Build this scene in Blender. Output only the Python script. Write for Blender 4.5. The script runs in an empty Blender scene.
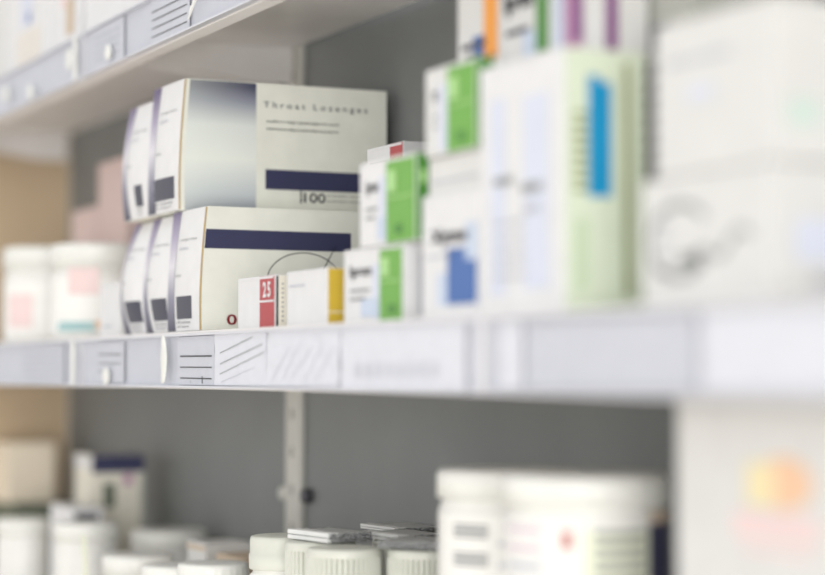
import bpy, bmesh, math, random
from mathutils import Vector, Matrix, noise
random.seed(7)
scene = bpy.context.scene
C = scene.collection

# ------------------------------------------------------------------ materials
def lin(c):
    def f(v):
        v /= 255.0
        return v/12.92 if v <= 0.04045 else ((v+0.055)/1.055)**2.4
    return (f(c[0]), f(c[1]), f(c[2]), 1.0)

def mat(name, rgb, rough=0.5, metal=0.0, vary=0.03, scale=60.0, bump=0.0, spec=0.4):
    m = bpy.data.materials.new(name); m.use_nodes = True
    nt = m.node_tree; b = nt.nodes['Principled BSDF']
    b.inputs['Roughness'].default_value = rough
    b.inputs['Metallic'].default_value = metal
    b.inputs['Specular IOR Level'].default_value = spec
    tc = nt.nodes.new('ShaderNodeTexCoord'); n = nt.nodes.new('ShaderNodeTexNoise')
    n.inputs['Scale'].default_value = scale; n.inputs['Detail'].default_value = 3
    nt.links.new(tc.outputs['Object'], n.inputs['Vector'])
    r = nt.nodes.new('ShaderNodeValToRGB')
    c = lin(rgb)
    r.color_ramp.elements[0].position = 0.3; r.color_ramp.elements[1].position = 0.7
    r.color_ramp.elements[0].color = tuple(max(0, x*(1-vary)) for x in c[:3])+(1,)
    r.color_ramp.elements[1].color = tuple(min(1, x*(1+vary)) for x in c[:3])+(1,)
    nt.links.new(n.outputs['Fac'], r.inputs['Fac'])
    nt.links.new(r.outputs['Color'], b.inputs['Base Color'])
    if bump:
        bp = nt.nodes.new('ShaderNodeBump'); bp.inputs['Strength'].default_value = bump
        bp.inputs['Distance'].default_value = 0.001
        nt.links.new(n.outputs['Fac'], bp.inputs['Height']); nt.links.new(bp.outputs['Normal'], b.inputs['Normal'])
    return m

def gradient(name, stops, axis, length, rough=0.45):
    """a printed colour blend along one axis of the carton (ink, part of the design)"""
    m = bpy.data.materials.new(name); m.use_nodes = True
    nt = m.node_tree; b = nt.nodes['Principled BSDF']; b.inputs['Roughness'].default_value = rough
    tc = nt.nodes.new('ShaderNodeTexCoord'); s = nt.nodes.new('ShaderNodeSeparateXYZ')
    d = nt.nodes.new('ShaderNodeMath'); d.operation = 'DIVIDE'; d.inputs[1].default_value = length
    r = nt.nodes.new('ShaderNodeValToRGB')
    nt.links.new(tc.outputs['Object'], s.inputs[0]); nt.links.new(s.outputs[axis], d.inputs[0])
    nt.links.new(d.outputs[0], r.inputs['Fac']); nt.links.new(r.outputs['Color'], b.inputs['Base Color'])
    e = r.color_ramp.elements
    e[0].position, e[0].color = stops[0][0], lin(stops[0][1])
    e[1].position, e[1].color = stops[-1][0], lin(stops[-1][1])
    for p, c in stops[1:-1]:
        k = e.new(p); k.color = lin(c)
    return m

M = {}
M['white'] = mat('white_card', (226, 226, 227), 0.45)
M['white2'] = mat('soft_white_card', (219, 219, 217), 0.5)
M['ivory'] = mat('ivory_card', (230, 231, 221), 0.45)
M['cream'] = mat('cream_card', (232, 228, 214), 0.55)
M['kraft'] = mat('kraft_edge', (190, 164, 118), 0.8)
M['navy'] = mat('navy_ink', (58, 60, 90), 0.4)
M['slate'] = mat('slate_ink', (70, 70, 84), 0.45)
M['ink'] = mat('dark_ink', (52, 52, 56), 0.5)
M['grey_ink'] = mat('grey_ink', (150, 152, 152), 0.5)
M['pale_ink'] = mat('pale_grey_ink', (186, 188, 198), 0.5)
M['red'] = mat('red_ink', (180, 66, 70), 0.4)
M['dark_red'] = mat('dark_red_ink', (130, 26, 40), 0.4)
M['yellow'] = mat('mustard_ink', (206, 176, 62), 0.4)
M['green'] = mat('leaf_green_ink', (112, 172, 72), 0.4)
M['green_d'] = mat('deep_green_ink', (74, 136, 54), 0.4)
M['green_l'] = mat('light_green_ink', (176, 220, 146), 0.4)
M['blue'] = mat('blue_ink', (70, 108, 172), 0.4)
M['blue_l'] = mat('pale_blue_ink', (214, 219, 234), 0.45)
M['sky'] = mat('sky_blue_ink', (198, 210, 228), 0.45)
M['teal'] = mat('teal_ink', (28, 148, 200), 0.35)
M['mint'] = mat('mint_card', (219, 229, 207), 0.45)
M['olive'] = mat('olive_ink', (158, 166, 124), 0.5)
M['orange'] = mat('orange_ink', (240, 160, 62), 0.4)
M['purple'] = mat('purple_ink', (128, 70, 128), 0.4)
M['mauve'] = mat('mauve_ink', (186, 140, 172), 0.4)
M['pink'] = mat('pink_ink', (236, 212, 210), 0.45)
M['pinkcard'] = mat('pink_card', (222, 198, 192), 0.5)
M['greycard'] = mat('grey_card', (186, 188, 180), 0.5)
M['darkgreen'] = mat('grey_green_card', (104, 112, 98), 0.6)
M['beige'] = mat('beige_card', (238, 226, 206), 0.55)
M['tan'] = mat('tan_card', (204, 186, 164), 0.6)
M['teal2'] = mat('muted_teal_ink', (160, 196, 198), 0.45)
M['pillcap'] = mat('pill_cap_plastic', (214, 216, 206), 0.4, spec=0.4)
M['cap'] = mat('white_plastic', (234, 235, 230), 0.35, spec=0.5)
M['jar'] = mat('jar_plastic', (232, 232, 228), 0.4, spec=0.5)
M['label'] = mat('paper_label', (240, 240, 236), 0.5)
M['labelg'] = mat('greenish_label', (232, 236, 212), 0.5)
M['labelo'] = mat('peach_label', (226, 206, 186), 0.5)
M['metal'] = mat('shelf_enamel', (243, 240, 238), 0.42, scale=25, spec=0.5)
M['post'] = mat('post_enamel', (208, 207, 200), 0.4, spec=0.5)
M['hole'] = mat('slot_black', (40, 40, 42), 0.8)
M['bolt'] = mat('bolt_steel', (92, 92, 98), 0.3, metal=0.8)
M['panel'] = mat('back_panel_grey', (134, 137, 137), 0.55, scale=14, vary=0.04)
M['tanpanel'] = mat('end_panel_tan', (206, 184, 154), 0.6, scale=8, vary=0.05)
M['rail'] = mat('rail_plastic', (214, 215, 222), 0.28, spec=0.5)
M['paper'] = mat('ticket_paper', (240, 240, 244), 0.7, scale=120, bump=0.15)
M['paper2'] = mat('grey_ticket_paper', (218, 219, 225), 0.7, scale=120, bump=0.15)
M['floor'] = mat('vinyl_floor', (234, 226, 216), 0.4, scale=6, vary=0.06)
M['orange_s'] = mat('soft_orange_ink', (240, 200, 166), 0.5)
M['straw'] = mat('straw_ink', (240, 226, 182), 0.5)
M['soft_red'] = mat('soft_red_ink', (196, 138, 132), 0.5)
M['soft_mauve'] = mat('soft_mauve_ink', (214, 196, 206), 0.5)
M['mid_ink'] = mat('mid_grey_print', (138, 140, 140), 0.5)
M['pale_green'] = mat('pale_green_ink', (202, 218, 188), 0.5)
M['pale_aqua'] = mat('pale_aqua_ink', (206, 222, 214), 0.5)
M['wallpaint'] = mat('wall_paint', (214, 208, 198), 0.7, scale=8)
M['band'] = mat('leaflet_band', (232, 233, 232), 0.5)

def paper_print():
    m = bpy.data.materials.new('leaflet_print'); m.use_nodes = True
    nt = m.node_tree; b = nt.nodes['Principled BSDF']; b.inputs['Roughness'].default_value = 0.6
    tc = nt.nodes.new('ShaderNodeTexCoord'); n = nt.nodes.new('ShaderNodeTexNoise')
    n.inputs['Scale'].default_value = 900; n.inputs['Detail'].default_value = 4; n.inputs['Roughness'].default_value = 0.8
    r = nt.nodes.new('ShaderNodeValToRGB')
    r.color_ramp.elements[0].position = 0.42; r.color_ramp.elements[0].color = lin((60, 64, 68))
    r.color_ramp.elements[1].position = 0.6; r.color_ramp.elements[1].color = lin((214, 216, 216))
    nt.links.new(tc.outputs['Object'], n.inputs['Vector']); nt.links.new(n.outputs['Fac'], r.inputs['Fac'])
    nt.links.new(r.outputs['Color'], b.inputs['Base Color'])
    return m
M['print'] = paper_print()

def clear_plastic():
    m = bpy.data.materials.new('clear_plastic'); m.use_nodes = True
    nt = m.node_tree; nt.nodes.remove(nt.nodes['Principled BSDF'])
    out = nt.nodes['Material Output']
    t = nt.nodes.new('ShaderNodeBsdfTransparent'); t.inputs[0].default_value = (0.97, 0.975, 0.985, 1)
    g = nt.nodes.new('ShaderNodeBsdfGlossy'); g.inputs['Roughness'].default_value = 0.12
    f = nt.nodes.new('ShaderNodeValue'); f.outputs[0].default_value = 0.05
    mx = nt.nodes.new('ShaderNodeMixShader')
    nt.links.new(f.outputs[0], mx.inputs[0]); nt.links.new(t.outputs[0], mx.inputs[1]); nt.links.new(g.outputs[0], mx.inputs[2])
    nt.links.new(mx.outputs[0], out.inputs['Surface'])
    return m
M['clear'] = clear_plastic()

# ------------------------------------------------------------------ mesh builder
_text_cache = {}
def text_mesh(s, spacing=1.0, bold=0.0):
    key = (s, spacing, bold)
    if key not in _text_cache:
        cu = bpy.data.curves.new('t', 'FONT'); cu.body = s; cu.size = 1.0
        cu.space_character = spacing; cu.offset = bold; cu.resolution_u = 3
        o = bpy.data.objects.new('t', cu); C.objects.link(o)
        dg = bpy.context.evaluated_depsgraph_get()
        me = bpy.data.meshes.new_from_object(o.evaluated_get(dg))
        vs = [v.co.copy() for v in me.vertices]; fs = [tuple(p.vertices) for p in me.polygons]
        bpy.data.objects.remove(o); bpy.data.curves.remove(cu); bpy.data.meshes.remove(me)
        x0 = min(v.x for v in vs); x1 = max(v.x for v in vs); y0 = min(v.y for v in vs); y1 = max(v.y for v in vs)
        _text_cache[key] = ([((v.x-x0)/(x1-x0), (v.y-y0)/(y1-y0)) for v in vs], fs)
    return _text_cache[key]

class MB:
    def __init__(s):
        s.v = []; s.f = []; s.m = []; s.mats = []; s.sm = []
    def mi(s, m):
        m = M[m]
        if m not in s.mats: s.mats.append(m)
        return s.mats.index(m)
    def raw(s, vs, fs, m, smooth=False):
        o = len(s.v); k = s.mi(m)
        s.v += [tuple(v) for v in vs]
        for f in fs:
            s.f.append(tuple(i+o for i in f)); s.m.append(k); s.sm.append(smooth)
    def box(s, x0, x1, y0, y1, z0, z1, m, bev=0.0, cuts=0, xf=None):
        bm = bmesh.new(); bmesh.ops.create_cube(bm, size=1.0)
        for v in bm.verts:
            v.co = Vector(((x0+x1)/2+v.co.x*(x1-x0), (y0+y1)/2+v.co.y*(y1-y0), (z0+z1)/2+v.co.z*(z1-z0)))
        if cuts: bmesh.ops.subdivide_edges(bm, edges=bm.edges[:], cuts=cuts, use_grid_fill=True)
        if bev: bmesh.ops.bevel(bm, geom=[e for e in bm.edges if e.calc_face_angle(0) > 0.5], offset=bev, segments=2, profile=0.6, affect='EDGES')
        bm.verts.index_update()
        vs = [v.co.copy() for v in bm.verts]
        if xf: vs = [xf @ v for v in vs]
        s.raw(vs, [[v.index for v in f.verts] for f in bm.faces], m)
        bm.free()
    def front(s, x0, x1, z0, z1, y, m, n=1, skew=0.0):
        vs = []; fs = []
        for j in range(n+1):
            for i in range(n+1):
                vs.append((x0+(x1-x0)*i/n, y, z0+(z1-z0)*j/n+skew*i/n))
        for j in range(n):
            for i in range(n):
                a = j*(n+1)+i; fs.append((a, a+1, a+n+2, a+n+1))
        s.raw(vs, fs, m)
    def side(s, y0, y1, z0, z1, x, m, n=1):
        vs = []; fs = []
        for j in range(n+1):
            for i in range(n+1):
                vs.append((x, y0+(y1-y0)*i/n, z0+(z1-z0)*j/n))
        for j in range(n):
            for i in range(n):
                a = j*(n+1)+i; fs.append((a, a+1, a+n+2, a+n+1))
        s.raw(vs, fs, m)
    def text_front(s, t, x0, x1, z0, z1, y, m, spacing=1.0, bold=0.0):
        uv, fs = text_mesh(t, spacing, bold)
        s.raw([(x0+(x1-x0)*u, y, z0+(z1-z0)*w) for u, w in uv], fs, m)
    def text_side(s, t, y0, y1, z0, z1, x, m, spacing=1.0, bold=0.0):
        uv, fs = text_mesh(t, spacing, bold)
        s.raw([(x, y0+(y1-y0)*u, z0+(z1-z0)*w) for u, w in uv], fs, m)
    def lathe(s, prof, m, seg=64, ridge=None, cx=0, cy=0, smooth=True):
        """prof: list of (r, z, ridged 0/1)"""
        vs = []; fs = []
        n = len(prof)
        for p in prof:
            r, z = p[0], p[1]; rg = p[2] if len(p) > 2 else 0
            for k in range(seg):
                a = 2*math.pi*k/seg
                rr = r-(ridge if (rg and ridge and (k % 4) < 1) else 0)
                vs.append((cx+rr*math.cos(a), cy+rr*math.sin(a), z))
        for j in range(n-1):
            for k in range(seg):
                k2 = (k+1) % seg
                fs.append((j*seg+k, j*seg+k2, (j+1)*seg+k2, (j+1)*seg+k))
        fs.append(tuple(range(seg-1, -1, -1))); fs.append(tuple((n-1)*seg+k for k in range(seg)))
        s.raw(vs, fs, m, smooth)
    def arc(s, r, a0, a1, z0, z1, m, n=10):
        vs = []; fs = []
        for i in range(n+1):
            a = math.radians(a0+(a1-a0)*i/n)
            vs += [(r*math.cos(a), r*math.sin(a), z0), (r*math.cos(a), r*math.sin(a), z1)]
        for i in range(n): fs.append((2*i, 2*i+2, 2*i+3, 2*i+1))
        s.raw(vs, fs, m, True)
    def tube(s, pts, r, m, axis):
        """thin printed line laid on a plane: ribbon of half-width r; axis 'x' = lies on a face of constant x, 'y' on constant y"""
        vs = []; fs = []
        for i, p in enumerate(pts):
            a = Vector(pts[max(0, i-1)]); b = Vector(pts[min(len(pts)-1, i+1)]); d = (b-a).normalized()
            nrm = Vector((1, 0, 0)) if axis == 'x' else Vector((0, 1, 0))
            w = d.cross(nrm)*r
            vs += [Vector(p)+w, Vector(p)-w]
        for i in range(len(pts)-1): fs.append((2*i, 2*i+1, 2*i+3, 2*i+2))
        s.raw(vs, fs, m)
    def deform(s, fn): s.v = [tuple(fn(Vector(v))) for v in s.v]
    def build(s, name, parent=None, loc=(0, 0, 0), rz=0.0, center=None):
        me = bpy.data.meshes.new(name)
        me.from_pydata(s.v, [], s.f); 
        for m in s.mats: me.materials.append(m)
        me.polygons.foreach_set('material_index', s.m)
        me.polygons.foreach_set('use_smooth', s.sm)
        me.update()
        o = bpy.data.objects.new(name, me); C.objects.link(o)
        o.location = loc; o.rotation_euler = (0, 0, rz)
        if parent: o.parent = parent
        return o

def tag(o, label=None, cat=None, group=None, kind=None):
    if label: o['label'] = label
    if cat: o['category'] = cat
    if group: o['group'] = group
    if kind: o['kind'] = kind
    return o
def thing(name, label, cat, loc=(0, 0, 0), group=None, rz=0.0):
    o = bpy.data.objects.new(name, None); C.objects.link(o)
    o.empty_display_size = 0.02
    o.location = loc; o.rotation_euler = (0, 0, rz)
    return tag(o, label, cat, group)

# ------------------------------------------------------------------ levels and bays of the shelving
FRONT, BACK = 0.475, 0.660
LV = {'upper': 1.731, 'middle': 1.480, 'lower': 1.230}
BAY = [(-2.306, -1.616, 'far'), (-1.616, -0.907, 'middle'), (-0.907, -0.198, 'near')]

# floor of the aisle
f = MB(); f.box(-6, 3, -4, 3, -0.02, 0.0, 'floor')
tag(f.build('floor'), kind='structure')
f = MB(); f.box(-6, 3, 0.70, 0.80, 0.0, 3.0, 'wallpaint')
tag(f.build('wall_back'), kind='structure')

# frame: posts, back panels, end panel
fr = thing('shelving_frame', 'grey-backed steel shelving frame behind all the medicine shelves', 'shelving', (-1.26, BACK, 0))
for x0, x1, n in BAY:
    b = MB(); b.box(x0+0.001, x1-0.001, 0, 0.004, 0.03, 2.2, 'panel')
    b.build('back_panel', fr, (1.26, 0, 0))
b = MB(); b.box(-0.012, 0, -0.19, 0.0, 0.0, 2.2, 'tanpanel', 0.001)
b.build('end_panel', fr, (-2.3085+1.26, 0, 0))['label'] = 'tan end panel closing the far end of the shelves'
for x in (-1.602, -0.907, -0.198):
    p = MB()
    p.box(-0.0155, 0.0155, -0.006, -0.0005, 0.0, 2.2, 'post', 0.0015)
    z = 0.1
    while z < 2.15:
        p.box(-0.0013, 0.0013, -0.0062, -0.005, z, z+0.008, 'hole')
        z += 0.032
    po = p.build('upright_post', fr, (x+1.26, 0, 0))
    if abs(x+1.602) < 0.01:
        for dx, mm, nm in ((0.028, 'bolt', 'bolt'), (-0.021, 'post', 'clip')):
            q = MB(); q.lathe([(0.0062, 0), (0.0062, 0.006), (0.0045, 0.008), (0.002, 0.0085)], mm, 24)
            q.v = [(x_, -z_, y_) for x_, y_, z_ in q.v]
            q.build(nm, po, (dx, -0.0005, 1.348))

POS = {'far': 'far bay', 'middle': 'middle bay', 'near': 'near bay'}
for lev, z in LV.items():
    for x0, x1, n in BAY:
        t = thing('shelf_board', f'pale enamelled steel {lev} shelf in the {n} bay of the shelving', 'shelf', (x0, FRONT, z), 'steel shelf boards')
        L = x1-x0
        b = MB(); b.box(0.001, L-0.001, 0.0, BACK-FRONT-0.007, -0.003, 0.0, 'metal', 0.0006); b.build('deck', t)
        b = MB(); b.box(0.001, L-0.001, 0.0, 0.0014, -0.0395, -0.003, 'metal', 0.0004)
        b.box(0.001, L-0.001, 0.0, 0.013, -0.0405, -0.0392, 'metal', 0.0004)
        b.build('front_lip', t)
        for xb in (0.014, L-0.018):
            b = MB()
            pr = [(0.02, -0.003), (0.1775, -0.003), (0.1775, -0.034), (0.14, -0.034), (0.02, -0.016)]
            k = len(pr)
            vs = [(xb, y_, z_) for y_, z_ in pr]+[(xb+0.003, y_, z_) for y_, z_ in pr]
            fs = [tuple(range(k)), tuple(range(2*k-1, k-1, -1))]+[(i, i+k, (i+1) % k+k, (i+1) % k) for i in range(k)]
            b.raw(vs, fs, 'metal'); b.build('bracket', t)

# price rails
def price_rail(lev, x0, x1, label):
    z = LV[lev]
    t = thing('price_rail', label, 'price rail', (x0, FRONT, z), 'plastic price rails along the shelf edges')
    L = x1-x0
    b = MB(); b.box(0.0045, L-0.0045, -0.0016, -0.0001, -0.0395, -0.002, 'rail', 0.0004)
    b.box(0.0045, L-0.0045, -0.0062, -0.0012, -0.0035, -0.002, 'rail', 0.0005)
    b.box(0.0045, L-0.0045, -0.0062, -0.0012, -0.0397, -0.0382, 'rail', 0.0005)
    b.build('rail_back', t)
    b = MB(); b.box(0.0045, L-0.0045, -0.0062, -0.0058, -0.0382, -0.0035, 'clear')
    b.build('clear_cover', t)['label'] = 'clear plastic cover of the rail'
    for dx in ((0.002, L-0.012) if x1 < -1.6 else ()):
        b = MB(); b.box(dx, dx+0.010, -0.0068, -0.0063, -0.0385, -0.003, 'cap', 0.0002); b.build('end_clip', t)
price_rail('middle', -2.306, -1.616, 'lavender grey price rail under the white jars on the middle shelf')
price_rail('middle', -1.616, -0.907, 'price rail under the lozenge cartons and small cartons on the middle shelf')
price_rail('middle', -0.907, -0.198, 'blurred price rail under the tall mint-sided carton and big white cartons')
price_rail('upper', -2.306, -1.616, 'grey price rail on the upper shelf edge at the top left corner')
price_rail('upper', -1.616, -0.907, 'grey price rail on the upper shelf edge above the lozenge cartons')

def ticket(x0, x1, z0, z1, label, m='paper', lines=(), name='price_ticket', crumple=0.0, group='paper tickets in the price rails'):
    b = MB(); yb = -0.0032
    L = x1-x0; H = z1-z0; n = 14
    vs = []; fs = []
    def yy(x, z): return crumple*noise.noise(Vector((x*90+x0*31, z*140, 3.1)))
    for j in range(n+1):
        for i in range(n+1):
            x = L*i/n; z = H*j/n
            vs.append((x, yb+yy(x, z), z))
    for j in range(n):
        for i in range(n):
            a = j*(n+1)+i; fs.append((a, a+1, a+n+2, a+n+1))
    b.raw(vs, fs, m, True)
    b.raw([(v[0], v[1]+0.0003, v[2]) for v in vs], [tuple(reversed(q)) for q in fs], m, True)
    for (ax, az, bx, bz, w, mm) in lines:
        pts = [(ax+(bx-ax)*k/10, 0, az+(bz-az)*k/10) for k in range(11)]
        pts = [(p[0]-x0, yb-0.0003-abs(crumple)*0.2+yy(p[0]-x0, p[2]-z0), p[2]-z0) for p in pts]
        b.tube(pts, w/2, mm, 'y')
    return tag(b.build(name, loc=(x0, FRONT, z0)), label, 'price ticket', group)

ticket(-1.370, -1.295, 1.4425, 1.476, 'small ticket with three bold black lines on the middle shelf edge', 'paper2',
       [(-1.364, 1.4625, -1.299, 1.4622, 0.0011, 'ink'), (-1.364, 1.4548, -1.299, 1.4545, 0.0008, 'ink'), (-1.364, 1.4472, -1.299, 1.4468, 0.0009, 'ink'),
        (-1.318, 1.4435, -1.318, 1.4485, 0.0016, 'ink'), (-1.342, 1.4435, -1.342, 1.4455, 0.001, 'grey_ink')])
ticket(-1.2945, -1.199, 1.4425, 1.477, 'white ticket with slanting thin lines beside the bold-lined ticket', 'paper',
       [(-1.2825, 1.4640, -1.223, 1.4738, 0.0007, 'grey_ink'), (-1.2824, 1.4567, -1.2053, 1.4690, 0.0007, 'grey_ink'), (-1.2823, 1.4500, -1.2018, 1.4639, 0.0006, 'grey_ink'),
        (-1.28, 1.4445, -1.22, 1.454, 0.0004, 'pale_ink')], crumple=0.0006)
ticket(-1.198, -1.083, 1.4425, 1.477, 'crumpled white ticket with faint slanting lines below the yellow-ended carton', 'paper',
       [(-1.19+0.018*k, 1.444+0.002*(k % 3), -1.16+0.018*k, 1.466+0.003*(k % 2), 0.0005, 'pale_ink') for k in range(5)], crumple=0.0016)
ticket(-1.081, -0.922, 1.4415, 1.4775, 'long plain white paper strip under the green-banded cartons', 'paper',
       [(-1.06+0.014*k, 1.452, -1.06+0.014*k+0.009, 1.452, 0.008, 'paper2') for k in range(8)], crumple=0.0005)
ticket(-0.885, -0.862, 1.443, 1.476, 'short white ticket under the tall mint-sided carton', 'paper')
ticket(-0.858, -0.712, 1.443, 1.475, 'pale grey paper strip under the stacked big white cartons', 'paper2')
ticket(-0.708, -0.56, 1.443, 1.476, 'white paper strip nearest the camera on the middle shelf edge', 'paper')
ticket(-1.566, -1.495, 1.4435, 1.475, 'small ticket with grey lines under the white-fronted carton beside the jars', 'paper2',
       [(-1.561, 1.4655, -1.502, 1.465, 0.0014, 'grey_ink'), (-1.561, 1.4585, -1.502, 1.458, 0.001, 'grey_ink'), (-1.561, 1.452, -1.53, 1.452, 0.0009, 'grey_ink')])
ticket(-1.80, -1.66, 1.443, 1.475, 'pale strip of lined paper in the rail under the white jars', 'paper2',
       [(-1.79, 1.468-0.006*k, -1.67, 1.468-0.006*k, 0.0012, 'pale_ink') for k in range(4)])
ticket(-1.434, -1.348, 1.6935, 1.727, 'ticket with black ruled lines on the upper shelf edge above the lozenge cartons', 'paper2',
       [(-1.4310, 1.7175-0.0062*k, -1.3530, 1.7172-0.0062*k, 0.0009, 'ink') for k in range(4)])
ticket(-1.580, -1.500, 1.6935, 1.727, 'blurred ticket with faint lines near the upper rail joint', 'paper2',
       [(-1.5767, 1.7195-0.006*k, -1.5097, 1.7192-0.006*k, 0.001, 'pale_ink') for k in range(4)])

def sticker(x, z, r, label, name='round_sticker', sx=1.0):
    b = MB(); n = 20
    vs = [(0, -0.0075, 0)]+[(sx*r*math.cos(2*math.pi*k/n), -0.0075, r*math.sin(2*math.pi*k/n)) for k in range(n)]
    vs += [(v[0], -0.0060, v[2]) for v in vs[1:]]
    fs = [(0, 1+k, 1+(k+1) % n) for k in range(n)]+[(1+k, 1+n+k, 1+n+(k+1) % n, 1+(k+1) % n) for k in range(n)]
    b.raw(vs, fs, 'cap')
    return tag(b.build(name, loc=(x, FRONT, z)), label, 'sticker', 'white stickers on the price rails')
sticker(-1.5302, 1.4484, 0.0065, 'round white sticker on the rail below the faint-lined ticket')
sticker(-1.5303, 1.7020, 0.006, 'round white sticker on the upper rail below the blurred ticket')
sticker(-1.640, 1.7120, 0.009, 'tall oval white sticker at the upper rail joint', sx=0.7)
sticker(-1.7626, 1.7000, 0.007, 'round white sticker on the upper rail at the top left')
sticker(-1.850, 1.7090, 0.008, 'round white sticker at the left end of the upper rail')
# a small white arrow-like tab on the upper rail
b = MB(); vs = [(-0.010, -0.0072, -0.008), (0.010, -0.0072, 0.006), (0.002, -0.0072, 0.006), (-0.002, -0.0072, 0.000), (-0.004, -0.0072, 0.001)]
b.raw(vs+[(v[0], -0.0060, v[2]) for v in vs], [(0, 1, 2, 3, 4)]+[(i, 5+i, 5+(i+1) % 5, (i+1) % 5) for i in range(5)], 'cap')
tag(b.build('arrow_sticker', loc=(-1.331, FRONT, 1.706)), 'arrow-shaped white sticker beside the ruled ticket on the upper rail', 'sticker', 'white stickers on the price rails')
# glint off the middle rail's plastic edge, modelled as a white lens shape
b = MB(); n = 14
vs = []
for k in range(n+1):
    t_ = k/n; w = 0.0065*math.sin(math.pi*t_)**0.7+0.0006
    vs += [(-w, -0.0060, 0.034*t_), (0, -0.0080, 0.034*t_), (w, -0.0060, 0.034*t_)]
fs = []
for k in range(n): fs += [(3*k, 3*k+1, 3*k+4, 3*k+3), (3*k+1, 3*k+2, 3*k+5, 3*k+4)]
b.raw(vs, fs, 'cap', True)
tag(b.build('rail_glint', loc=(-1.3925, FRONT, 1.4435)), 'upright white lens shape modelling a glint on the rail under the lozenge cartons', 'glint')

# ------------------------------------------------------------------ lozenge cartons
def bulge(s, q, amp=1.0):
    """outward swell of the end flap: s across 0..1, q up 0..1"""
    p = math.sin(math.pi*min(1, max(0, (1-q)*(0.62 if amp < 1.1 else 0.78))))
    return 0.0046*p+0.0022*(1-(2*s-1)**2)*math.sin(math.pi*min(1, max(0, q*0.9+0.08)))

GR = gradient('lozenge_side_blend', [(0.0, (140, 144, 158)), (0.14, (194, 200, 205)), (0.4, (232, 236, 230)), (0.66, (220, 225, 222)), (0.84, (138, 142, 158)), (0.95, (72, 74, 98)), (1.0, (56, 58, 86))], 2, 0.0975)
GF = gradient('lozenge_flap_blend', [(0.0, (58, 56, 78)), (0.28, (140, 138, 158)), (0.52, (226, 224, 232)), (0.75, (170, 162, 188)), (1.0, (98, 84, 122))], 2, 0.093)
# the blend fades towards the carton's front edge
nt = GR.node_tree; bs = nt.nodes['Principled BSDF']; src = bs.inputs['Base Color'].links[0].from_socket
sep = [n for n in nt.nodes if n.type == 'SEPXYZ'][0]
mr = nt.nodes.new('ShaderNodeMapRange'); mr.inputs['From Min'].default_value = -0.005; mr.inputs['From Max'].default_value = 0.055
mr.inputs['To Min'].default_value = 0.62; mr.inputs['To Max'].default_value = 1.0
mx = nt.nodes.new('ShaderNodeMixRGB'); mx.inputs[1].default_value = lin((222, 228, 220))
nt.links.new(sep.outputs[1], mr.inputs['Value']); nt.links.new(mr.outputs[0], mx.inputs[0]); nt.links.new(src, mx.inputs[2])
nt.links.new(mx.outputs[0], bs.inputs['Base Color'])
M['gr'] = GR; M['gf'] = GF

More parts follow.
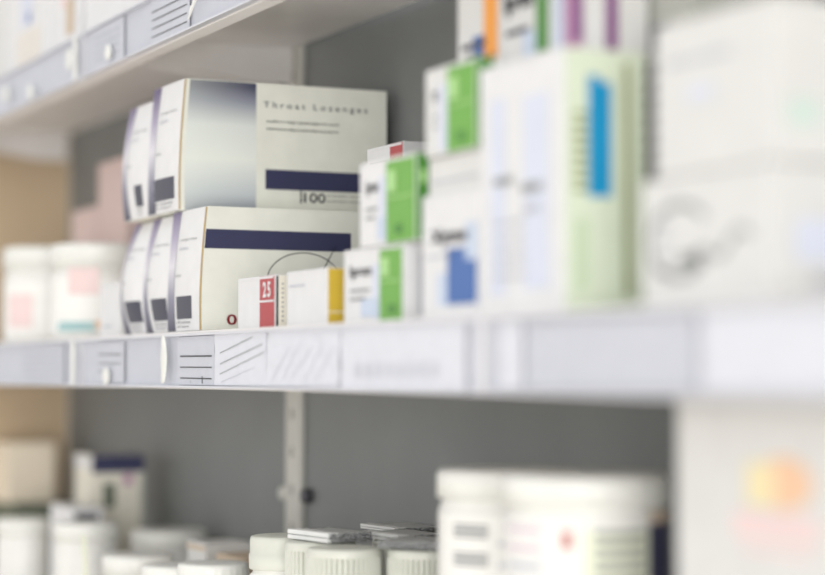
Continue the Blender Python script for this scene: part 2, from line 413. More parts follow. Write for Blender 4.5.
def lozenge_carton(label, xn, t, z0, h, design, sq, amp=1.0):
    yf = 0.488+0.0054*(amp-1)
    T = thing('lozenge_carton', label, 'carton', (xn, yf, z0), 'lozenge cartons stacked on the middle shelf')
    D = 0.650-yf
    def dfm(v):
        w = amp*max(0.0, 1-max(0, v.y)/0.035)
        s = min(1, max(0, (v.x+t)/t))
        return Vector((v.x, v.y-bulge(s, v.z/h, amp)*w, v.z))
    b = MB()
    b.box(-t+0.0003, 0, 0.0008, D, 0.0002, h-0.0003, 'ivory' if design else 'cream', 0.0006, cuts=9)
    X = 0.00025
    if design == 'upper':
        b.side(0.0035, 0.0550, 0.0006, h-0.001, X, 'gr', 10)
        b.text_side('Throat Lozenges', 0.0607, 0.1454, h-0.0198, h-0.0140, 2*X, 'grey_ink2', 1.45, 0.012)
        b.text_side('sodium valproate/valproic acid', 0.0631, 0.1214, h-0.0300, h-0.0274, 2*X, 'ink', 1.0, 0.01)
        b.text_side('natriumvalproat/valproinsyre', 0.0631, 0.1214, h-0.0356, h-0.0330, 2*X, 'ink', 1.0, 0.01)
        b.side(0.0625, 0.1605, 0.0182, 0.0330, X, 'navy', 2)
        b.side(0.0905, 0.0917, 0.0085, 0.0182, X, 'ink')
        b.text_side('100', 0.0934, 0.1110, 0.0092, 0.0168, 2*X, 'ink', 1.0, 0.015)
        b.text_side('prolonged release tablets', 0.1125, 0.1520, 0.0139, 0.0163, 2*X, 'ink2')
        b.text_side('prolonged release tabl.', 0.1125, 0.1490, 0.0098, 0.0122, 2*X, 'ink2')
    elif design == 'lower':
        b.side(0.0012, 0.1116, 0.0590, 0.0727, X, 'navy', 8)
        pts = []
        for k in range(25):
            a = math.pi*(1.0-k/24*0.86)
            pts.append((X, 0.0745+0.0285*math.cos(a), 0.037+0.0205*math.sin(a)))
        pts = [(X, 0.0460, 0.030)]+pts
        b.tube(pts+[(X, 0.112, 0.0355)], 0.00035, 'ink', 'x')
        b.tube([(X, 0.0945-0.0055+0.011*k/8, 0.044+0.020*k/8) for k in range(9)], 0.00035, 'ink', 'x')
        b.text_side('0', 0.0175, 0.0243, 0.0048, 0.0124, 2*X, 'dark_red', 1.0, 0.015)
        b.text_side('Throat Lozenges', 0.035, 0.120, 0.012, 0.018, 2*X, 'ink2', 1.2)
    b.deform(dfm); b.build('carton_body', T)
    # glued end flap, a separate sheet with a raw kraft edge
    b = MB()
    b.box(-t+0.0006, 0.0004, -0.0010, 0.0004, 0.0008, h-0.0008, 'white', 0.0, cuts=9)
    b.side(-0.0008, 0.0004, 0.001, h-0.001, 0.00055, 'kraft', 10)
    Y = -0.0013
    b.front(-t+0.001, -t+0.0195, 0.001, h-0.001, Y, 'gf', 10)
    b.front(sq[0], sq[1], 0.0095, 0.0258, Y, 'slate', 4)
    b.text_front('prolonged release', -t*0.62, -t*0.12, h-0.024, h-0.0215, Y-0.0002, 'grey_ink')
    b.text_front('tablets', -t*0.62, -t*0.34, h-0.030, h-0.0275, Y-0.0002, 'pale_ink')
    b.text_front('valproate', -t*0.68, -t*0.48, h*0.44, h*0.44+0.003, Y-0.0002, 'grey_ink')
    b.text_front('100 tablets', sq[0], sq[1]-0.003, 0.0062, 0.0080, Y-0.0002, 'ink2')
    b.text_front('100 depot', sq[0], sq[1]-0.006, 0.0030, 0.0048, Y-0.0002, 'ink2')
    b.deform(dfm); b.build('end_flap', T)['label'] = 'bulging white end flap with a dark square and a tan raw edge'
M['grey_ink2'] = mat('mid_grey_ink', (112, 114, 118), 0.5)
M['ink2'] = mat('soft_dark_ink', (84, 86, 90), 0.5)
zM = LV['middle']
lozenge_carton('lozenge carton with navy band and red 0, nearest of the three lower lozenge cartons', -1.3560, 0.0680, zM, 0.0893, 'lower', (-0.043, -0.0125))
lozenge_carton('middle lozenge carton of the lower three, seen only by its bulging end', -1.4215, 0.0620, zM, 0.0886, None, (-0.033, -0.0050), 1.9)
lozenge_carton('lozenge carton in the lower row farthest from the red and white carton', -1.4840, 0.0580, zM, 0.0886, None, (-0.032, -0.0040), 2.7)
lozenge_carton('upper lozenge carton whose grey side reads Throat Lozenges', -1.4020, 0.0690, zM+0.0889, 0.0975, 'upper', (-0.0545, -0.0068))
lozenge_carton('upper lozenge carton behind the one reading Throat Lozenges', -1.4715, 0.0660, zM+0.0889, 0.0905, None, (-0.0270, -0.0120), 1.5)

# ------------------------------------------------------------------ plain cartons
def carton(label, x0, x1, y0, y1, z0, z1, m='white', deco=None, name='medicine_carton', group=None, flap=True, cat='carton'):
    """origin at the near front bottom corner; deco(b, L, D, H) prints on the faces in local coordinates (x from -L to 0)"""
    L, D, H = x1-x0, y1-y0, z1-z0
    b = MB(); b.box(-L, 0, 0, D, 0, H, m, 0.0007)
    if deco: deco(b, L, D, H)
    o = tag(b.build(name, loc=(x1, y0, z0)), label, cat, group)
    if flap:   # tuck-in flap seam on the aisle end
        f = MB(); f.box(-L+0.002, -0.002, -0.0004, 0.0002, H-0.0022, H-0.0008, m, 0.0)
        f.build('tuck_flap', o)
    return o
S = 0.0003
def d_red(b, L, D, H):
    b.front(-0.0265, -0.0006, 0.0006, H-0.0006, -S, 'red')
    b.front(-0.0265, -0.0006, H*0.49, H*0.51+0.0006, -2*S, 'white')
    b.text_front('25', -0.0205, -0.0065, H*0.58, H*0.88, -2*S, 'white', 1.25, 0.03)
    b.side(0.0006, 0.0022, 0.001, H-0.001, S, 'ink')
    b.side(0.0024, D-0.001, 0.0006, H-0.0006, S*0.6, 'cream')
    for k in range(9): b.side(0.0045, 0.0060, 0.004+k*0.003, 0.0050+k*0.003, S, 'grey_ink')
carton('small white carton with a red band marked 25, in front of the lozenge cartons', -1.2900, -1.2225, 0.487, 0.60, zM, 1.5145, 'white', d_red)
def d_yel(b, L, D, H):
    b.side(0.0007, D-0.001, 0.0008, H-0.0006, S, 'yellow')
    b.side(0.0007, D-0.001, 0.0075, 0.0082, 2*S, 'cream')
    b.front(-L+0.004, -L+0.03, H-0.010, H-0.009, -S, 'pale_ink')
carton('small white carton with a mustard yellow side beside the red-banded carton', -1.2020, -1.1372, 0.487, 0.60, zM, 1.5150, 'white', d_yel)

def d_green(word, gx, wrap, big=False):
    def d(b, L, D, H):
        b.front(-gx, -0.0004, 0.0006, H-0.0006, -S, 'green')
        b.front(-gx+0.003, -gx+0.013, H*0.60, H*0.84, -2*S, 'green_l')
        b.front(-gx, -0.0006, H*0.52, H*0.535, -2*S, 'green_l')
        b.front(-gx+0.012, -gx+0.022, H*0.10, H*0.22, -2*S, 'green_d')
        b.front(-gx-0.010, -gx, 0.002, H-0.010, -S, 'blue_l')
        b.text_front(word, -L+0.010, -gx-0.011, H*0.58, H*0.78, -2*S, 'ink', 1.0, 0.015)
        for k, w in enumerate((0.9, 0.7)):
            b.front(-L+0.010, -L+0.010+(L-gx-0.02)*w, H*0.42-k*0.005, H*0.42-k*0.005+0.0016, -2*S, 'grey_ink')
        b.front(-L+0.026, -gx-0.002, H*0.08, H*0.32, -2*S, 'sky')
        if wrap:
            b.side(0.0004, wrap, 0.0006, H-0.0006, S, 'green_d')
            b.side(wrap*0.25, wrap*0.6, H*0.65, H*0.8, 2*S, 'green_l')
        for k in range(5):
            y = max(wrap, 0.004)+0.006+k*0.009
            if y < D-0.005: b.side(y, y+0.0015, 0.004, H-0.005, S, 'pale_ink')
    return d
GG = 'green-banded cartons in a stepped stack'
carton('small white and green carton standing on the shelf, lowest of the green-banded stack', -1.1115, -1.0290, 0.487, 0.557, zM, 1.5235, 'white', d_green('Ipren', 0.031, 0), group=GG)
carton('white and green carton, second from the bottom of the green-banded stack', -1.0885, -1.0120, 0.487, 0.560, 1.5240, 1.5735, 'white', d_green('Ipren', 0.039, 0.010), group=GG)
def d_strip(b, L, D, H):
    for k in range(7): b.side(0.004+0.007*k, 0.0055+0.007*k, 0.002, H-0.002, S, 'pale_ink')
    b.front(-L+0.004, -0.004, 0.006, 0.0075, -S, 'pale_ink')
def d_blue(b, L, D, H):
    b.front(-0.036, -0.001, 0.007, 0.037, -S, 'blue')
    b.front(-0.048, -0.030, 0.007, 0.024, -S*0.8, 'sky')
    b.front(-0.014, -0.001, 0.030, 0.050, -S*1.2, 'sky')
    b.text_front('Xyme', -0.056, -0.012, 0.0385, 0.0480, -2*S, 'ink', 1.1, 0.05)
    b.front(-L+0.006, -0.030, 0.033, 0.0342, -S, 'pale_ink')
carton('white carton with a blue block and dark lettering next to the tall mint-sided carton', -1.0040, -0.9370, 0.487, 0.557, zM, 1.5475, 'white', d_blue)
carton('flat white carton with faint grey stripes lying on the blue-block carton', -1.0020, -0.9390, 0.490, 0.556, 1.5478, 1.5680, 'white2', d_strip)
carton('white and green carton, topmost of the green-banded stack under the orange-edged carton', -1.0000, -0.9390, 0.487, 0.556, 1.5684, 1.6165, 'white2', d_green('Ipren', 0.034, 0.010), group=GG)
def d_h1(b, L, D, H):
    b.front(-0.0170, -0.0004, 0.0006, H-0.0006, -S, 'orange')
    b.front(-0.009, -0.005, 0.003, 0.008, -2*S, 'ink')
    b.front(-0.0300, -0.0160, 0.001, 0.020, -S, 'blue')
    b.front(-L+0.006, -0.0145, 0.014, 0.017, -S*1.5, 'slate')
    b.front(-L+0.010, -0.022, 0.009, 0.011, -S*1.5, 'slate')
    b.front(-L+0.013, -0.0255, 0.002, 0.010, -S, 'sky')
carton('white and blue carton with an orange edge, standing on the top green-banded carton', -1.0160, -0.9670, 0.515, 0.556, 1.6168, 1.7000, 'white2', d_h1)

def d_tall(b, L, D, H):
    b.front(-L+0.012, -L+0.028, 0.010, H-0.018, -S, 'blue_l')
    b.front(-0.040, -0.014, 0.012, H-0.020, -S, 'blue_l')
    b.front(-L+0.016, -L+0.036, 0.066, 0.070, -2*S, 'grey_ink')
    b.front(-L+0.045, -L+0.066, 0.060, 0.065, -2*S, 'grey_ink')
    b.front(-L+0.048, -L+0.064, 0.050, 0.054, -2*S, 'pale_ink')
    for k in range(5): b.front(-L+0.014, -L+0.05, 0.018+k*0.007, 0.0195+k*0.007, -2*S, 'pale_ink')
    b.side(0.0005, D-0.001, 0.0006, H-0.0006, S, 'mint')
    b.side(0.0135, 0.0265, 0.056, 0.112, 2*S, 'teal')
    b.side(0.0135, 0.0200, 0.098, 0.115, 2.4*S, 'teal')
    for k in range(8): b.side(0.0050, 0.0150, 0.058+k*0.0052, 0.0608+k*0.0052, 1.6*S, 'olive')
    b.side(0.0335, 0.0375, 0.008, H-0.006, 1.5*S, 'olive')
    b.side(0.006, 0.014, 0.010, 0.045, 1.5*S, 'pale_green')
carton('tall white carton with a mint green side and a blue stripe', -0.9350, -0.8480, 0.487, 0.5335, zM, 1.6085, 'white', d_tall)

def d_g1(b, L, D, H):
    # dark looping mark printed on the end
    pts = [(-L+0.030+0.024*math.cos(a), -S, 0.028+0.016*math.sin(a)) for a in [0.6+0.24*k for k in range(22)]]
    b.tube(pts, 0.0016, 'grey_ink', 'y')
    b.front(-L+0.030, -L+0.046, 0.016, 0.022, -S, 'mid_ink')
    b.tube([(-L+0.040+0.004*k, -S, 0.018+0.0035*math.sin(k*0.9)+0.001*k) for k in range(12)], 0.0014, 'grey_ink', 'y')
    for k in range(4): b.front(-L+0.012, -L+0.022, 0.014+k*0.007, 0.016+k*0.007, -S, 'pale_ink')
    b.side(0.012, 0.05, 0.016, 0.034, S, 'blue_l')
    b.side(0.02, 0.06, 0.006, 0.010, S, 'pale_ink')
def d_g2(b, L, D, H):
    b.front(-L+0.026, -L+0.046, 0.031, 0.037, -S, 'blue_l')
    b.side(0.006, 0.022, 0.014, 0.026, S, 'pale_aqua')
    b.front(-L+0.01, -L+0.06, 0.048, 0.050, -S, 'pale_ink')
GW = 'big white cartons stacked at the near end'
carton('large white carton with a dark loop mark, lower of the near stacked pair', -0.7770, -0.6800, 0.487, 0.600, zM, 1.5365, 'white2', d_g1, group=GW)
carton('large plain white carton on top of the carton with the dark loop mark', -0.7660, -0.6760, 0.487, 0.600, 1.5370, 1.6045, 'white2', d_g2, group=GW)

# second row towards the back panel
Y2 = 0.566
def d_red2(b, L, D, H):
    b.front(-0.020, -0.0004, 0.0006, H-0.0006, -S, 'red')
    b.front(-L+0.005, -0.026, H-0.012, H-0.010, -S, 'grey_ink')
    b.front(-L+0.005, -0.030, H-0.017, H-0.0155, -S, 'pale_ink')
carton('white carton with a red corner peeking over the green-banded cartons', -1.2530, -1.1955, Y2, 0.645, 1.5680, 1.6025, 'white', d_red2)
carton('plain white carton supporting the red-cornered carton, hidden behind the green-banded stack', -1.2500, -1.1975, Y2+0.002, 0.645, zM, 1.5677, 'white2')
def d_h2(b, L, D, H):
    b.front(-0.0165, -0.0030, 0.001, H-0.001, -S, 'green_d')
    b.text_front('Ipren', -L+0.006, -0.019, 0.024, 0.038, -2*S, 'ink', 1.0, 0.04)
    b.front(-L+0.008, -0.024, 0.014, 0.017, -2*S, 'slate')
    b.front(-L+0.026, -0.0165, 0.001, 0.014, -S, 'sky')
def d_h3(b, L, D, H):
    b.front(-0.036, -0.016, 0.006, H-0.003, -S, 'mauve')
    b.front(-0.026, -0.017, 0.010, H-0.003, -2*S, 'purple')
    b.front(-L+0.002, -0.036, 0.006, 0.036, -S, 'sky')
    b.side(0.003, 0.010, 0.001, H-0.001, S, 'purple')
def d_h4(b, L, D, H):
    b.front(-L+0.024, -L+0.042, 0.001, 0.014, -S, 'slate')
    b.front(-L+0.004, -L+0.018, 0.004, H-0.004, -S, 'pale_ink')
def d_sup(b, L, D, H):
    for k in range(9): b.front(-L+0.010, -L+0.040, H-0.012-k*0.0085, H-0.006-k*0.0085, -S, 'ink')
GB = 'cartons in the top row over the tall carton'
carton('white carton with dark lettering and a deep green stripe above the tall mint-sided carton', -0.9655, -0.9085, 0.515, 0.556, 1.6168, 1.7050, 'white2', d_h2, group=GB)
carton('white carton with purple and mauve stripes standing on the tall mint-sided carton', -0.9075, -0.8600, 0.515, 0.543, 1.6088, 1.6950, 'white2', d_h3, group=GB)
carton('grey-white carton with a dark blue-grey patch, behind and between the tall and big white cartons', -0.8880, -0.8250, 0.546, 0.620, 1.6110, 1.6900, 'greycard', d_h4, group=GB)
carton('grey-white carton with a column of dark bars, seen in the gap beside the tall carton', -0.8880, -0.8250, 0.546, 0.620, zM, 1.6107, 'greycard', d_sup)

# ------------------------------------------------------------------ white jars and pink cartons at the far end of the middle shelf
def jar(label, x, y, z, r, h, lidh, marks=None, group=None, name='medicine_jar', seg=56, body='jar'):
    T = thing(name, label, 'jar', (x, y, z), group)
    b = MB(); b.lathe([(r*0.93, 0), (r*0.97, 0.002), (r*0.97, h-lidh-0.006), (r*0.90, h-lidh), (r*0.90, h-lidh+0.002)], body, seg); b.build('jar_body', T)
    b = MB(); b.lathe([(r, h-lidh, 1), (r, h-0.004, 1), (r*0.985, h-0.0015), (r*0.94, h), (r*0.5, h)], 'cap', seg*2, 0.0005); b.build('lid', T)
    if marks:
        b = MB(); marks(b, r*0.97+0.0004, h-lidh); b.build('label', T)
    return T
GJ = 'white jars at the far end of the middle shelf'
def mk1(b, r, H):
    b.arc(r, 160, 420, 0.006, H-0.012, 'label', 30)
    b.arc(r+0.0003, 285, 325, 0.014, 0.046, 'pink')
    b.arc(r+0.0003, 365, 395, 0.030, 0.036, 'pink')
def mk2(b, r, H):
    b.arc(r, 160, 420, 0.006, H-0.008, 'label', 30)
    b.arc(r+0.0003, 305, 345, 0.040, 0.064, 'pink')
    b.arc(r+0.0003, 288, 342, 0.008, 0.016, 'teal2')
    b.arc(r+0.0003, 340, 385, 0.010, 0.017, 'orange_s')
jar('large white jar with pink patches at the left edge of the middle shelf', -1.935, 0.533, zM, 0.043, 0.092, 0.022, mk1, GJ)
jar('large white jar with a pink patch and a teal and orange stripe', -1.775, 0.535, zM, 0.0425, 0.086, 0.022, mk2, GJ)
jar('white jar in the second row behind the pink-patched jars', -1.757, 0.617, zM, 0.036, 0.086, 0.02, None, GJ)
def d_wh(b, L, D, H):
    b.front(-L+0.008, -0.02, 0.008, 0.0095, -S, 'pale_ink')
carton('white low carton between the striped jar and the lozenge cartons', -1.6150, -1.5620, 0.489, 0.560, zM, 1.5240, 'white', d_wh)
carton('tall dusty pink carton at the back behind the jars', -1.9580, -1.8640, 0.590, 0.650, zM, 1.6590, 'pinkcard')
carton('shorter dusty pink carton beside the tall pink one at the back', -2.0500, -1.9620, 0.590, 0.650, zM, 1.6180, 'pinkcard')
carton('plain pinkish carton standing by the lozenge cartons near the back panel', -1.7120, -1.6400, 0.588, 0.655, zM, 1.5750, 'pinkcard')

# ------------------------------------------------------------------ goods on the upper shelf
zU = LV['upper']
def d_u1(b, L, D, H):
    b.front(-L*0.66, -L*0.40, 0.044, 0.075, -S, 'blue_l')
    b.front(-L*0.5, -L*0.44, 0.045, 0.055, -2*S, 'blue')
    for k in range(6): b.front(-L*0.75, -0.035, 0.010+0.005*k, 0.012+0.005*k, -S, 'beige')
def d_u2(b, L, D, H):
    b.front(-0.040, -0.014, 0.014, 0.045, -S, 'tan')
    b.front(-0.055, -0.040, 0.040, 0.06, -S, 'pink')
GU = 'white cartons on the upper shelf'
carton('white carton with pale printing at the top left on the upper shelf', -1.9300, -1.7700, 0.489, 0.600, zU, 1.8400, 'white', d_u1, group=GU)
carton('white carton with a tan block beside the upper rail joint', -1.7650, -1.6820, 0.489, 0.600, zU, 1.8400, 'white', d_u2, group=GU)
carton('plain white carton on the upper shelf right of the rail joint', -1.6640, -1.4450, 0.489, 0.600, zU, 1.8300, 'white', group=GU)
carton('white carton at the left border on the upper shelf', -2.0900, -1.9350, 0.489, 0.600, zU, 1.8350, 'white2', d_wh, group=GU)

# ------------------------------------------------------------------ lower shelf: pill bottles with folded leaflets
zL = LV['lower']
def pill_bottle(label, x, y, h=0.1103, r=0.0236, smooth_cap=False):
    T = thing('pill_bottle', label, 'bottle', (x, y, zL), 'white pill bottles on the lower shelf')
    b = MB(); ch = 0.0225
    b.lathe([(r*1.04, 0), (r*1.10, 0.002), (r*1.10, h-ch-0.011), (r*1.06, h-ch-0.006), (r*0.9, h-ch-0.0025), (r*0.86, h-ch), (r*0.86, h-ch+0.003)], 'jar', 64)
    b.build('bottle_body', T)
    b = MB()
    if smooth_cap:
        b.lathe([(r*0.97, h-ch), (r*0.99, h-ch+0.001), (r, h-ch+0.010), (r*0.97, h-ch+0.0105), (r*0.97, h-0.003), (r*0.94, h-0.0006), (r*0.86, h), (r*0.3, h)], 'pillcap', 96)
    else:
        b.lathe([(r*0.98, h-ch, 1), (r, h-ch+0.001, 1), (r, h-0.006, 1), (r*0.995, h-0.0055), (r*0.995, h-0.002), (r*0.96, h-0.0004), (r*0.88, h), (r*0.3, h)], 'pillcap', 168, 0.0026, smooth=False)
    b.build('cap', T)
    b = MB(); b.arc(r*1.10+0.0003, 150, 420, 0.008, h-ch-0.016, 'label', 40)
    for k in range(6): b.arc(r*1.10+0.0005, 240, 320, 0.018+k*0.007, 0.0205+k*0.007, 'grey_ink', 12)
    b.build('label', T)
    return zL+h

def leaflet(label, x, y, z, rz, L=0.046, W=0.040, n=5, th=0.0016, band=True):
    """patient leaflet folded many times and lying flat: wavy sheets joined by folds"""
    T = thing('folded_leaflet', label, 'leaflet', (x, y, z), 'folded leaflets lying on bottle caps', rz)
    b = MB(); nx, ny = 24, 10
    sd = random.random()*50
    def crump(p, a): return a*noise.noise(Vector((p[0]*160+sd, p[1]*160, p[2]*300)))
    for k in range(n):
        z0 = 0.0008+k*th
        dx = random.uniform(-0.0012, 0.0012); dy = random.uniform(-0.001, 0.001)
        for s_ in (0, 1):
            vs = []; fs = []
            for j in range(ny+1):
                for i in range(nx+1):
                    px = -L/2+L*i/nx+dx; py = -W/2+W*j/ny+dy
                    e = max(0, abs(px)/(L/2)-0.45)/0.55
                    pz = z0+s_*th*0.55+crump((px, py, k), 0.0007*e+0.0001)
                    px += crump((py, k*0.02, 0.3), 0.0011)*e
                    vs.append((px, py, max(0.0002, pz)))
            for j in range(ny):
                for i in range(nx):
                    a = j*(nx+1)+i; q = (a, a+1, a+nx+2, a+nx+1)
                    fs.append(q if s_ else tuple(reversed(q)))
            b.raw(vs, fs, 'print' if not (k == n-1 and s_) else 'paperg', True)
        # rounded folds closing the edges
        for ax in (0, 1):
            for sx in (-1, 1):
                vs = []; fs = []; m_ = nx if ax else ny
                for j in range(m_+1):
                    for q in range(7):
                        a = -math.pi/2+math.pi*q/6
                        off = th*0.5*math.cos(a)
                        if ax == 0: px, py = sx*(L/2+off)+dx, -W/2+W*j/m_+dy
                        else: px, py = -L/2+L*j/m_+dx, sx*(W/2+off)+dy
                        pz = z0+th*0.28+th*0.45*math.sin(a)+crump((px, py, k), 0.0007)
                        if ax == 0: px += crump((py, k*0.02, 0.3), 0.0012)
                        else: py += crump((px, k*0.02, 0.7), 0.0010)
                        vs.append((px, py, max(0.0002, pz)))
                for j in range(m_):
                    for q in range(6):
                        a = j*7+q; f_ = (a, a+1, a+8, a+7)
                        fs.append(f_ if (sx > 0) == (ax == 0) else tuple(reversed(f_)))
                b.raw(vs, fs, 'print', True)
    b.build('folded_sheets', T)
    if band:
        q = MB(); H = n*th+0.0010
        for za, zb in ((0.0004, H*0.47), (H*0.55, H)):
            q.box(-L/2-0.0005, L/2-0.0015, -W/2-0.0026, -W/2+0.006, za, zb, 'band', 0.0004)
        q.build('paper_band', T)['label'] = 'smooth white paper band'
M['paperg'] = mat('grey_sheet', (186, 188, 188), 0.5, scale=300, vary=0.12)

t1 = pill_bottle('white ribbed-cap pill bottle standing in front, no leaflet on its cap', -1.186, 0.520)
t2 = pill_bottle('white ribbed-cap pill bottle carrying a crumpled leaflet, next to the big tubs', -1.158, 0.563)
t3 = pill_bottle('white pill bottle under the leaflet with the smooth white band', -1.238, 0.526)
t0 = pill_bottle('white smooth-capped pill bottle with a bare cap at the left of the bottle group', -1.291, 0.521, smooth_cap=True)
t4 = pill_bottle('white pill bottle in the back row carrying a flat leaflet', -1.222, 0.582)
t5 = pill_bottle('white pill bottle at the back carrying the rear leaflet', -1.292, 0.614)
leaflet('folded leaflet with a smooth white band and dark crumpled edge on a cap', -1.234, 0.532, t3+0.0004, math.radians(9), 0.051, 0.031, 6, 0.00095)
leaflet('dark crumpled folded leaflet lying on the cap beside the big tubs', -1.156, 0.562, t2+0.0004, math.radians(38), 0.044, 0.042, 5, 0.00095, False)
leaflet('folded leaflet on the back-row cap above the crumpled one', -1.222, 0.580, t4+0.0004, math.radians(6), 0.050, 0.034, 4, 0.0009)
leaflet('rear folded leaflet, partly hidden behind the banded leaflet', -1.292, 0.612, t5+0.0004, math.radians(5), 0.050, 0.036, 3, 0.0009)

# big tubs
def mk_t1(b, r, H):
    b.arc(r, 150, 450, 0.006, H-0.008, 'label', 40)
    b.arc(r+0.0002, 326, 378, 0.006, H-0.010, 'labelg', 16)
    b.arc(r+0.0003, 378, 420, H-0.012, H-0.002, 'labelo', 8)
    for k in range(8):
        b.arc(r+0.0005, 335, 373, 0.1395-k*0.0062, 0.1425-k*0.0062, 'grey_ink', 12)
    b.arc(r+0.0005, 376, 425, 0.006, 0.1455, 'navy', 10)
    b.arc(r+0.0006, 313, 321, 0.1335, 0.1425, 'soft_red', 4)
    for k in range(5): b.arc(r+0.0005, 264, 300, 0.1405-k*0.009, 0.1435-k*0.009, 'soft_mauve' if k < 2 else 'pale_ink', 8)
def mk_t2(b, r, H):
    b.arc(r, 150, 420, 0.006, H-0.008, 'label', 40)
    for z_ in (0.1366, 0.1210, 0.1050, 0.089, 0.073):
        for k in range(3): b.arc(r+0.0005, 282, 314, z_-0.0015-k*0.0028, z_-k*0.0028, 'mid_ink', 12)
    for k in range(4): b.arc(r+0.0005, 322, 350, H-0.025-k*0.012, H-0.022-k*0.012, 'pale_ink', 8)
GT = 'big white tubs on the lower shelf'
jar('big white tub with a red dot and greenish label, nearer of the two tubs', -0.9050, 0.532, zL, 0.0435, 0.1690, 0.016, mk_t1, GT, 'supplement_tub', 64)
jar('big white tub with a column of grey text beside the pill bottles', -1.0240, 0.553, zL, 0.0425, 0.1660, 0.016, mk_t2, GT, 'supplement_tub', 64)

def d_r(b, L, D, H):
    # orange and pink emblem on the end
    pts = [(-L+0.080+0.020*math.cos(2*math.pi*k/24), -S, H-0.040+0.011*math.sin(2*math.pi*k/24)) for k in range(24)]
    b.raw(pts, [tuple(range(24))], 'orange_s')
    b.front(-L+0.054, -L+0.074, H-0.050, H-0.032, -S*1.4, 'straw')
    b.front(-L+0.044, -L+0.104, H-0.064, H-0.053, -S, 'pink')
    b.front(-L+0.050, -L+0.100, H-0.070, H-0.067, -S, 'pink')
carton('large white carton with an orange and pink emblem under the middle shelf', -0.7700, -0.6250, 0.500, 0.610, zL, 1.4450, 'white2', d_r)

# far end of the lower shelf
GLJ = 'small white jars at the far end of the lower shelf'
jar('small white jar at the left border of the lower shelf', -2.010, 0.530, zL, 0.0270, 0.0755, 0.016, None, GLJ)
jar('small white jar standing before the blue-topped carton', -1.790, 0.530, zL, 0.0290, 0.0860, 0.016, None, GLJ)
jar('white jar with a wide lid before the slanting paper slip', -1.630, 0.528, zL, 0.0300, 0.0700, 0.016, None, GLJ)
jar('wide low white tub behind the slanting paper slip', -1.800, 0.612, zL, 0.035, 0.0760, 0.016, None, GLJ)
jar('white jar just left of the smooth-capped pill bottle', -1.400, 0.510, zL, 0.026, 0.0830, 0.016, None, GLJ)
jar('white wide-lidded jar left of the smooth-capped bottle, low in view', -1.485, 0.512, zL, 0.0275, 0.0745, 0.016, None, GLJ)
def d_t(b, L, D, H):
    b.front(-L+0.001, -0.001, H-0.006, H-0.001, -S, 'tan')
carton('small white carton with a tan top edge between the jars and the bottles', -1.600, -1.555, 0.560, 0.600, zL, 1.3130, 'white2', d_t)
carton('small pale carton behind the wide-lidded jar', -1.530, -1.470, 0.560, 0.610, zL, 1.3080, 'tan', d_t)
carton('small white carton near the back-row pill bottles', -1.440, -1.395, 0.565, 0.610, zL, 1.3060, 'white2', d_t)
def d_bl(b, L, D, H):
    b.front(-L+0.0004, -0.0004, H-0.014, H-0.0005, -S, 'white')
    b.side(0.0004, D-0.0004, H-0.018, H-0.0005, S, 'navy')
    b.raw([(-L*0.75, 0.001, H+S), (-0.0005, 0.001, H+S), (-0.0005, D-0.001, H+S), (-L*0.75, D-0.001, H+S)], [(0, 1, 2, 3)], 'navy')
    b.side(0.012, 0.024, H-0.052, H-0.028, S, 'darkgreen')
    b.side(0.032, 0.042, H-0.030, H-0.020, S, 'mauve')
    b.side(D-0.005, D-0.0004, 0.001, H-0.020, S, 'greycard')
carton('white carton with a navy blue top standing near the back panel', -1.9990, -1.9400, 0.580, 0.634, zL, 1.3705, 'cream', d_bl)
def d_sm(b, L, D, H):
    b.side(0.004, 0.026, H-0.016, H-0.006, S, 'slate')
carton('small white carton with a grey panel before the navy-topped carton', -1.9620, -1.8900, 0.545, 0.577, zL, 1.3230, 'white', d_sm)
carton('dull green support carton standing in for the shaded gap under the beige carton', -2.2800, -2.1750, 0.565, 0.640, zL, 1.3080, 'darkgreen')  # dark tone is the gap's shade put into the card colour
carton('beige carton on top of the shaded-gap stand-in by the tan end panel', -2.2800, -2.2080, 0.565, 0.618, 1.3084, 1.3740, 'beige')
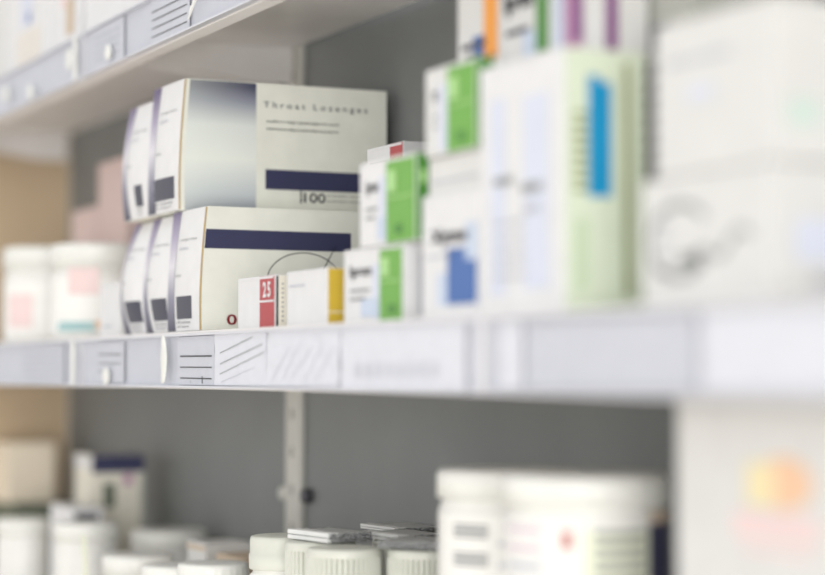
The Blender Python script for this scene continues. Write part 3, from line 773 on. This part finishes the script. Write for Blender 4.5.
# leaning paper slip
sl = MB()
vs = []; n = 10
for k in range(n+1):
    q = k/n
    x = -1.650-0.034*q; y = 0.484+0.012*q+0.003*math.sin(q*3.1); z = 0.0003+0.0825*q
    vs += [(x-0.006, y, z), (x+0.006, y, z), (x-0.006, y+0.0008, z), (x+0.006, y+0.0008, z)]
fs = [(0, 1, 3, 2), (4*n, 4*n+2, 4*n+3, 4*n+1)]
for k in range(n):
    a = 4*k; c = a+4
    fs += [(a, c, c+1, a+1), (a+2, a+3, c+3, c+2), (a, a+2, c+2, c), (a+1, c+1, c+3, a+3)]
sl.raw(vs, fs, 'labelg')
tag(sl.build('paper_slip', loc=(0, 0, zL)), 'narrow pale paper slip leaning among the small jars', 'paper slip')

# ------------------------------------------------------------------ light: daylight-white room and ceiling lamps over the aisle
w = bpy.data.worlds.new('room_light'); scene.world = w; w.use_nodes = True
bg = w.node_tree.nodes['Background']; bg.inputs[0].default_value = (1.0, 0.99, 0.975, 1); bg.inputs[1].default_value = 0.92
def lamp(name, loc, sx, sy, power, col=(1, 1, 1)):
    l = bpy.data.lights.new(name, 'AREA'); l.shape = 'RECTANGLE'; l.size = sx; l.size_y = sy; l.energy = power; l.color = col
    o = bpy.data.objects.new(name, l); C.objects.link(o); o.location = loc
    return o
lamp('ceiling_lamp', (-0.9, -0.35, 2.75), 1.2, 0.3, 1.5, (0.94, 0.97, 1))
lamp('ceiling_lamp', (-2.7, -0.35, 2.75), 1.2, 0.3, 1.5, (1, 0.98, 0.95))
lamp('ceiling_lamp', (0.9, -0.35, 2.75), 1.2, 0.3, 1.5, (0.97, 0.99, 1))

l = lamp('aisle_end_fill', (3.0, -1.5, 1.35), 2.4, 1.9, 112, (1, 0.99, 0.97))  # added fill light, unseen source; lifts near-facing carton sides and shelf undersides
l.rotation_euler = (Vector((-1.2, 0.5, 1.5))-Vector(l.location)).to_track_quat('-Z', 'Y').to_euler()

# ------------------------------------------------------------------ camera
cam = bpy.data.cameras.new('camera'); co = bpy.data.objects.new('camera', cam); C.objects.link(co)
cam.sensor_fit = 'HORIZONTAL'; cam.sensor_width = 36.0; cam.lens = 2030/825*36
co.location = (0, 0, 1.45)
yaw, pit = math.radians(25.5974), math.radians(2.43995)
co.rotation_euler = Vector((-math.cos(yaw)*math.cos(pit), math.sin(yaw)*math.cos(pit), math.sin(pit))).to_track_quat('-Z', 'Y').to_euler()
cam.clip_start = 0.05
cam.dof.use_dof = True; cam.dof.focus_distance = 1.39; cam.dof.aperture_fstop = 2.8
scene.camera = co
scene.view_settings.view_transform = 'Standard'; scene.view_settings.look = 'None'
scene.view_settings.gamma = 1.0; scene.view_settings.exposure = 0.0
